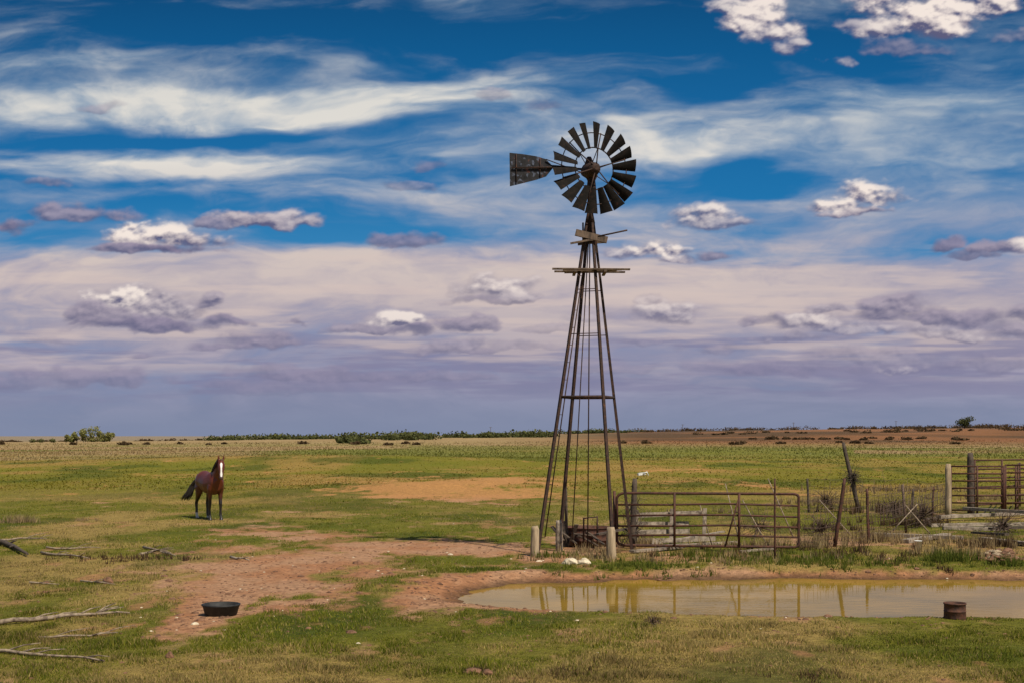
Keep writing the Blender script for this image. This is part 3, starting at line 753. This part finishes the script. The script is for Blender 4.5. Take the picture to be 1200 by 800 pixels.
# ------------------------------------------------------------ sun, world sky
el,az=R(54),R(142)
Sv=Vector((math.sin(az)*math.cos(el),math.cos(az)*math.cos(el),math.sin(el)))
L=bpy.data.lights.new('sun','SUN');L.energy=4.9;L.angle=R(.53);L.color=(1,.92,.77)
lo=bpy.data.objects.new('sun',L);lo.rotation_euler=Sv.to_track_quat('Z','Y').to_euler();scene.collection.objects.link(lo);lo.location=(0,0,30)
W=bpy.data.worlds.new('World');scene.world=W;W.use_nodes=True;nt=W.node_tree
bg=nt.nodes['Background'];bg.inputs[1].default_value=.065
sky=nt.nodes.new('ShaderNodeTexSky');sky.sky_type='NISHITA';sky.sun_disc=False;sky.sun_elevation=el;sky.sun_rotation=az;sky.air_density=1.0;sky.dust_density=1;sky.ozone_density=1.5
nt.links.new(sky.outputs[0],bg.inputs[0])
# ------------------------------------------------------------ sky dome with clouds (colour per vertex)
azr=np.concatenate([np.linspace(-105,-23,110)[:-1],np.linspace(-23,23,1300),np.linspace(23,105,110)[1:]])
elr=np.concatenate([np.linspace(-2,18.6,560),np.linspace(18.6,60,90)[1:]])
AZ,EL=np.meshgrid(np.radians(azr),np.radians(elr)); az_=AZ.ravel();el_=EL.ravel()
X=np.where(np.abs(az_)<.5,F*np.tan(np.clip(az_,-.5,.5)),np.sign(az_)*(F*math.tan(.5)+F*1.25*(np.abs(az_)-.5)))
Yp=F*np.tan(np.clip(el_,-.1,1.2))/np.cos(np.clip(az_,-.5,.5))
def ey(py): return EY-py
V3=lambda c: np.array(c,float)[None,:]
def grad(y,pts):
    ys=[p[0] for p in pts]; return np.stack([np.interp(y,ys,[p[1][k] for p in pts]) for k in range(3)],1)
w1=fbm(X/260,Yp/90,5,101)-.5; w2=fbm(X/260+31,Yp/90+7,5,107)-.5
tx=X+w1*170; ty=Yp+w2*60 - X*.03
streak=fbm(tx/190,ty/26,7,111,.56); streak2=fbm(tx/70,ty/15,6,121,.55); soft=fbm(tx/420,ty/110,4,131)
wisp=fbm(tx/120+w1*2,ty/40+w2*3,7,141,.58)
base=grad(Yp,[(0,(.19,.24,.38)),(ey(430),(.22,.29,.48)),(ey(300),(.04,.23,.48)),(ey(230),(.015,.17,.41)),(ey(150),(.010,.135,.35)),(ey(60),(.006,.10,.27)),(ey(0),(.005,.075,.21)),(900,(.01,.09,.27)),(2500,(.02,.10,.3))])
def gsum(L):
    m=np.zeros_like(X)
    for (cx,cy,rx,ry_,s_) in L:
        m=m+s_*np.exp(-(np.abs((tx-(cx-600))/rx)**2.2+((ty+ (cx-600)*.03-ey(cy))/ry_)**2))
    return m
st_=[(110,122,330,22,.62),(400,122,170,19,.70),(250,112,300,14,.3),(250,188,220,17,.62),(60,200,150,12,.35),(800,178,90,16,.65),(640,160,170,26,.40),(1080,190,220,90,.46),(700,110,300,34,.24),(150,325,420,34,.65),(480,330,320,40,.6),(600,232,160,34,.38),(950,330,420,50,.48),
 (740,260,90,30,.25),(460,228,120,9,.38),(1100,110,180,16,.25),(60,82,120,10,.30),(890,228,90,7,.42),(40,40,200,10,.12),(560,40,200,12,.14),(700,20,200,10,.1),(260,65,200,8,.15),(200,232,120,10,.25)]
gap_=[(150,30,330,34,.35),(560,40,330,36,.33),(90,160,190,10,.55),(340,155,170,8,.5),(410,266,120,20,.58),(120,245,150,18,.34),(910,212,60,12,.65),(860,195,40,12,.3),(850,100,160,20,.35),(1000,60,200,26,.35),(300,280,110,10,.3),(40,285,80,14,.3),(210,215,200,7,.3),(720,45,200,22,.3)]
cov=.22+gsum(st_)-gsum(gap_)+ (streak-.5)*.95+(streak2-.5)*.40+(soft-.5)*.5+(wisp-.5)*.5
cov=cov+sst(ey(270),ey(360),Yp)*.50+sst(ey(360),ey(440),Yp)*.25
cov=cov-sst(700,1400,Yp)*.1
ca=sst(-.05,1.0,cov)*.94
light=grad(Yp,[(0,(.23,.26,.37)),(ey(470),(.30,.30,.42)),(ey(430),(.38,.345,.44)),(ey(380),(.52,.44,.455)),(ey(340),(.63,.52,.49)),(ey(300),(.68,.565,.51)),(ey(240),(.60,.56,.55)),(ey(190),(.80,.75,.68)),(ey(120),(.76,.73,.67)),(ey(0),(.6,.6,.6)),(2000,(.75,.76,.78))])
dark_=grad(Yp,[(0,(.19,.22,.33)),(ey(440),(.225,.23,.345)),(ey(380),(.33,.29,.385)),(ey(300),(.36,.335,.44)),(ey(190),(.25,.36,.50)),(ey(0),(.16,.28,.42)),(2000,(.5,.6,.7))])
lm=np.clip(sst(.25,.75,streak2*.5+wisp*.5)*.7+sst(.5,1.3,cov)*.5,0,1)
right=sst(820,1100,X+600)*sst(ey(420),ey(300),Yp); lm=lm*(1-.5*right)
cl=mixc(dark_,light,lm)
c=mixc(base,cl,ca)
lb=fbm(X/150,Yp/11,5,151,.55); lb=sst(.50,.68,lb+.06*np.cos((Yp-75)/25))*sst(25,60,Yp)*sst(150,95,Yp)
c=mixc(c,V3((.21,.20,.33)),lb*.6)
hi=fbm(X/170+9,Yp/13,5,161,.55); hi=sst(.50,.72,hi)*sst(55,100,Yp)*sst(260,170,Yp); c=mixc(c,V3((.68,.55,.50)),hi*.5)
cu=[(95,250,60,16,.05,.85),(15,268,28,12,.0,.9),(60,216,36,9,.1,.6),(300,260,62,11,.25,.95),(345,256,32,13,.35,.9),(250,262,30,7,.05,.8),
 (190,274,42,16,.95,1),(160,282,34,12,.75,1),(215,284,52,14,.5,1),(190,294,66,9,.0,1),(150,296,40,7,.05,.9),
 (150,350,44,15,.75,.95),(200,362,62,18,.35,.95),(115,370,46,16,.1,.95),(180,382,90,12,.0,1),(245,356,28,11,.15,.9),(255,378,40,8,.0,.9),
 (300,401,60,13,.05,.95),(260,405,40,7,0,.8),(350,378,22,6,0,.9),(455,376,34,12,.75,.95),(420,384,42,8,.1,.9),(478,388,30,7,0,.9),(110,379,30,6,0,.8),
 (580,340,50,18,.5,.75),(610,350,30,10,.3,.7),(575,352,46,8,.0,.6),(545,384,46,13,.05,.9),(570,380,20,9,.1,.8),(525,408,44,11,.1,.8),(560,412,30,6,0,.7),
 (100,444,110,13,.0,.75),(40,450,70,10,0,.6),(340,437,80,12,.0,.7),(400,444,60,8,0,.6),(520,440,70,9,.0,.55),(320,455,120,9,0,.35),
 (480,282,46,12,.0,.75),(570,112,24,10,.15,.45),(632,125,24,9,.05,.45),(500,193,24,9,.0,.5),(480,222,30,8,.1,.45),(118,125,26,9,.1,.5),
 (1010,228,40,19,1,1),(985,241,32,10,.85,.95),(1036,237,28,14,.95,1),(1008,249,48,7,.35,.95),
 (820,256,46,18,.65,.85),(850,262,40,9,.3,.75),(800,250,24,12,.7,.8),(765,296,38,16,.9,.95),(790,306,30,8,.4,.85),(830,302,28,8,.05,.8),(735,300,24,9,.5,.65),
 (775,366,42,16,.45,.7),(760,350,20,8,.3,.55),(690,370,36,8,.3,.4),
 (882,16,46,28,.9,.95),(905,42,36,22,.75,.9),(925,62,24,14,.4,.75),(850,8,26,14,.7,.7),(1050,6,70,32,.95,1),(1085,28,50,28,.85,1),(1030,36,38,20,.65,.9),(1110,10,62,20,.9,1),(1160,4,60,16,.9,.95),(985,72,18,10,.5,.6),(1000,30,32,10,.3,.65),(1190,40,30,10,.2,.4),(1060,58,60,12,.1,.55),
 (1105,290,18,11,.0,.85),(1170,292,36,14,.05,.9),(1194,288,26,12,.6,.9),(1140,300,30,6,0,.7),
 (1060,362,50,19,.10,.95),(1030,374,40,12,.1,.9),(1100,374,46,13,.05,.9),(950,380,56,13,.45,.85),(905,376,32,11,.1,.85),(1000,388,60,11,.3,.75),(1150,374,40,15,.05,.9),(1185,388,46,14,.1,.9),(1120,392,60,10,.35,.75),(975,366,26,8,.2,.75),(1200,372,26,12,.1,.85),
 (920,398,70,8,.15,.65),(1060,432,30,7,.7,.6),(1010,420,90,12,.1,.55),(920,432,120,12,.0,.55),(1130,428,110,13,.05,.55),(700,430,90,9,.0,.4),(640,384,44,8,.1,.45),(610,408,50,8,.1,.45),(850,410,50,8,.05,.5),(740,400,60,7,.1,.35),(170,418,20,4,0,.7),(55,400,40,6,.1,.3)]
r2=np.random.default_rng(5)
for k in range(60):
    sx=r2.choice([-1,1]);cx=600+sx*r2.uniform(760,2200);cy=r2.uniform(60,430);q=(430-cy)/370
    cu.append((cx,cy,r2.uniform(40,80),r2.uniform(9,22),r2.uniform(0,.8)*q+.05,.8))
cwx=(fbm(X/38,Yp/26,5,201,.52)-.5)*42; cwy=(fbm(X/38+50,Yp/26+20,5,211,.52)-.5)*24
det=fbm(X/30,Yp/17,6,221,.50); det2=fbm((X+3)/30,(Yp+4.5)/17,6,221,.50)
big_=fbm(X/60,Yp/40,3,231)
D=np.full_like(X,-3.);wsum=np.full_like(X,1e-9);Ws=np.zeros_like(X);Ts=np.zeros_like(X);Os=np.zeros_like(X)
for (cx,cy,rx,ry_,wh,op) in cu:
    rx*=1.10;ry_*=1.12
    cx0_=cx-600;cy0_=ey(cy)
    sel=np.nonzero((np.abs(X-cx0_)<rx*2.2+26)&(np.abs(Yp-cy0_)<ry_*2.4+16))[0]
    if len(sel)==0: continue
    dx=(X[sel]+cwx[sel]-cx0_)/rx; dyr=(Yp[sel]+cwy[sel]*.8-cy0_)
    dy=np.where(dyr>0,dyr/ry_,dyr/(ry_*.62))
    den=1.1-(dx*dx+dy*dy)
    wgt=np.exp(5*np.clip(den,-2.5,1.2)); 
    D[sel]=np.maximum(D[sel],den); wsum[sel]+=wgt;Ws[sel]+=wgt*wh;Ts[sel]+=wgt*np.clip(dy,-1.2,1.2);Os[sel]+=wgt*op
Wm=Ws/wsum;T=Ts/wsum;O=Os/wsum
D=D+(det-.5)*1.9+(big_-.5)*.6
al=sst(-.05,.95,D)*O
lit=np.clip(.42+.50*T+(det-det2)*2.4+(det-.5)*.5,0,1)
core=sst(.15,1.1,D)
wfac=np.clip(Wm*1.5*lit*(.5+.7*core),0,1)
ccol=mixc(V3((.11,.11,.205)),V3((.31,.26,.36)),np.clip(lit*.95,0,1))
ccol=mixc(ccol,V3((.90,.79,.72)),wfac)
hazec=grad(Yp,[(0,(.24,.26,.38)),(ey(430),(.31,.295,.42)),(ey(300),(.5,.45,.5)),(900,(.5,.5,.55))])
ccol=mixc(ccol,hazec,sst(ey(330),ey(450),Yp)*.42)
c=mixc(c,ccol,al)
c=mixc(c,V3((.21,.25,.375)),sst(75,0,Yp)*.7)
alpha=sst(105,80,np.abs(np.degrees(az_)))*sst(59,35,np.degrees(el_))
RD=6000.
co=np.stack([RD*np.sin(az_)*np.cos(el_),RD*np.cos(az_)*np.cos(el_),RD*np.sin(el_)+CH],1)
msky=bpy.data.materials.new('cloudy_sky');msky.use_nodes=True;nt=msky.node_tree
for q in list(nt.nodes): nt.nodes.remove(q)
o_=nt.nodes.new('ShaderNodeOutputMaterial');a_=nt.nodes.new('ShaderNodeAttribute');a_.attribute_name='col'
e_=nt.nodes.new('ShaderNodeEmission');t_=nt.nodes.new('ShaderNodeBsdfTransparent');mx=nt.nodes.new('ShaderNodeMixShader')
nt.links.new(a_.outputs['Color'],e_.inputs[0]);nt.links.new(a_.outputs['Alpha'],mx.inputs[0]);nt.links.new(t_.outputs[0],mx.inputs[1]);nt.links.new(e_.outputs[0],mx.inputs[2]);nt.links.new(mx.outputs[0],o_.inputs[0])
try: msky.cycles.emission_sampling='NONE'
except Exception as ex: print(ex)
np_mesh('sky',co,gridquads(*AZ.shape),4,[msky],np.concatenate([c,alpha[:,None]],1))
# ------------------------------------------------------------ camera
cam=bpy.data.cameras.new('camera');co_=bpy.data.objects.new('camera',cam);scene.collection.objects.link(co_)
co_.location=(0,0,CH);co_.rotation_euler=(R(90),0,0);cam.sensor_width=36;cam.lens=36*F/1200;cam.shift_y=(EY-400)/1200
cam.clip_start=.1;cam.clip_end=12000
scene.camera=co_
scene.view_settings.view_transform='Standard';scene.view_settings.look='None';scene.view_settings.exposure=0
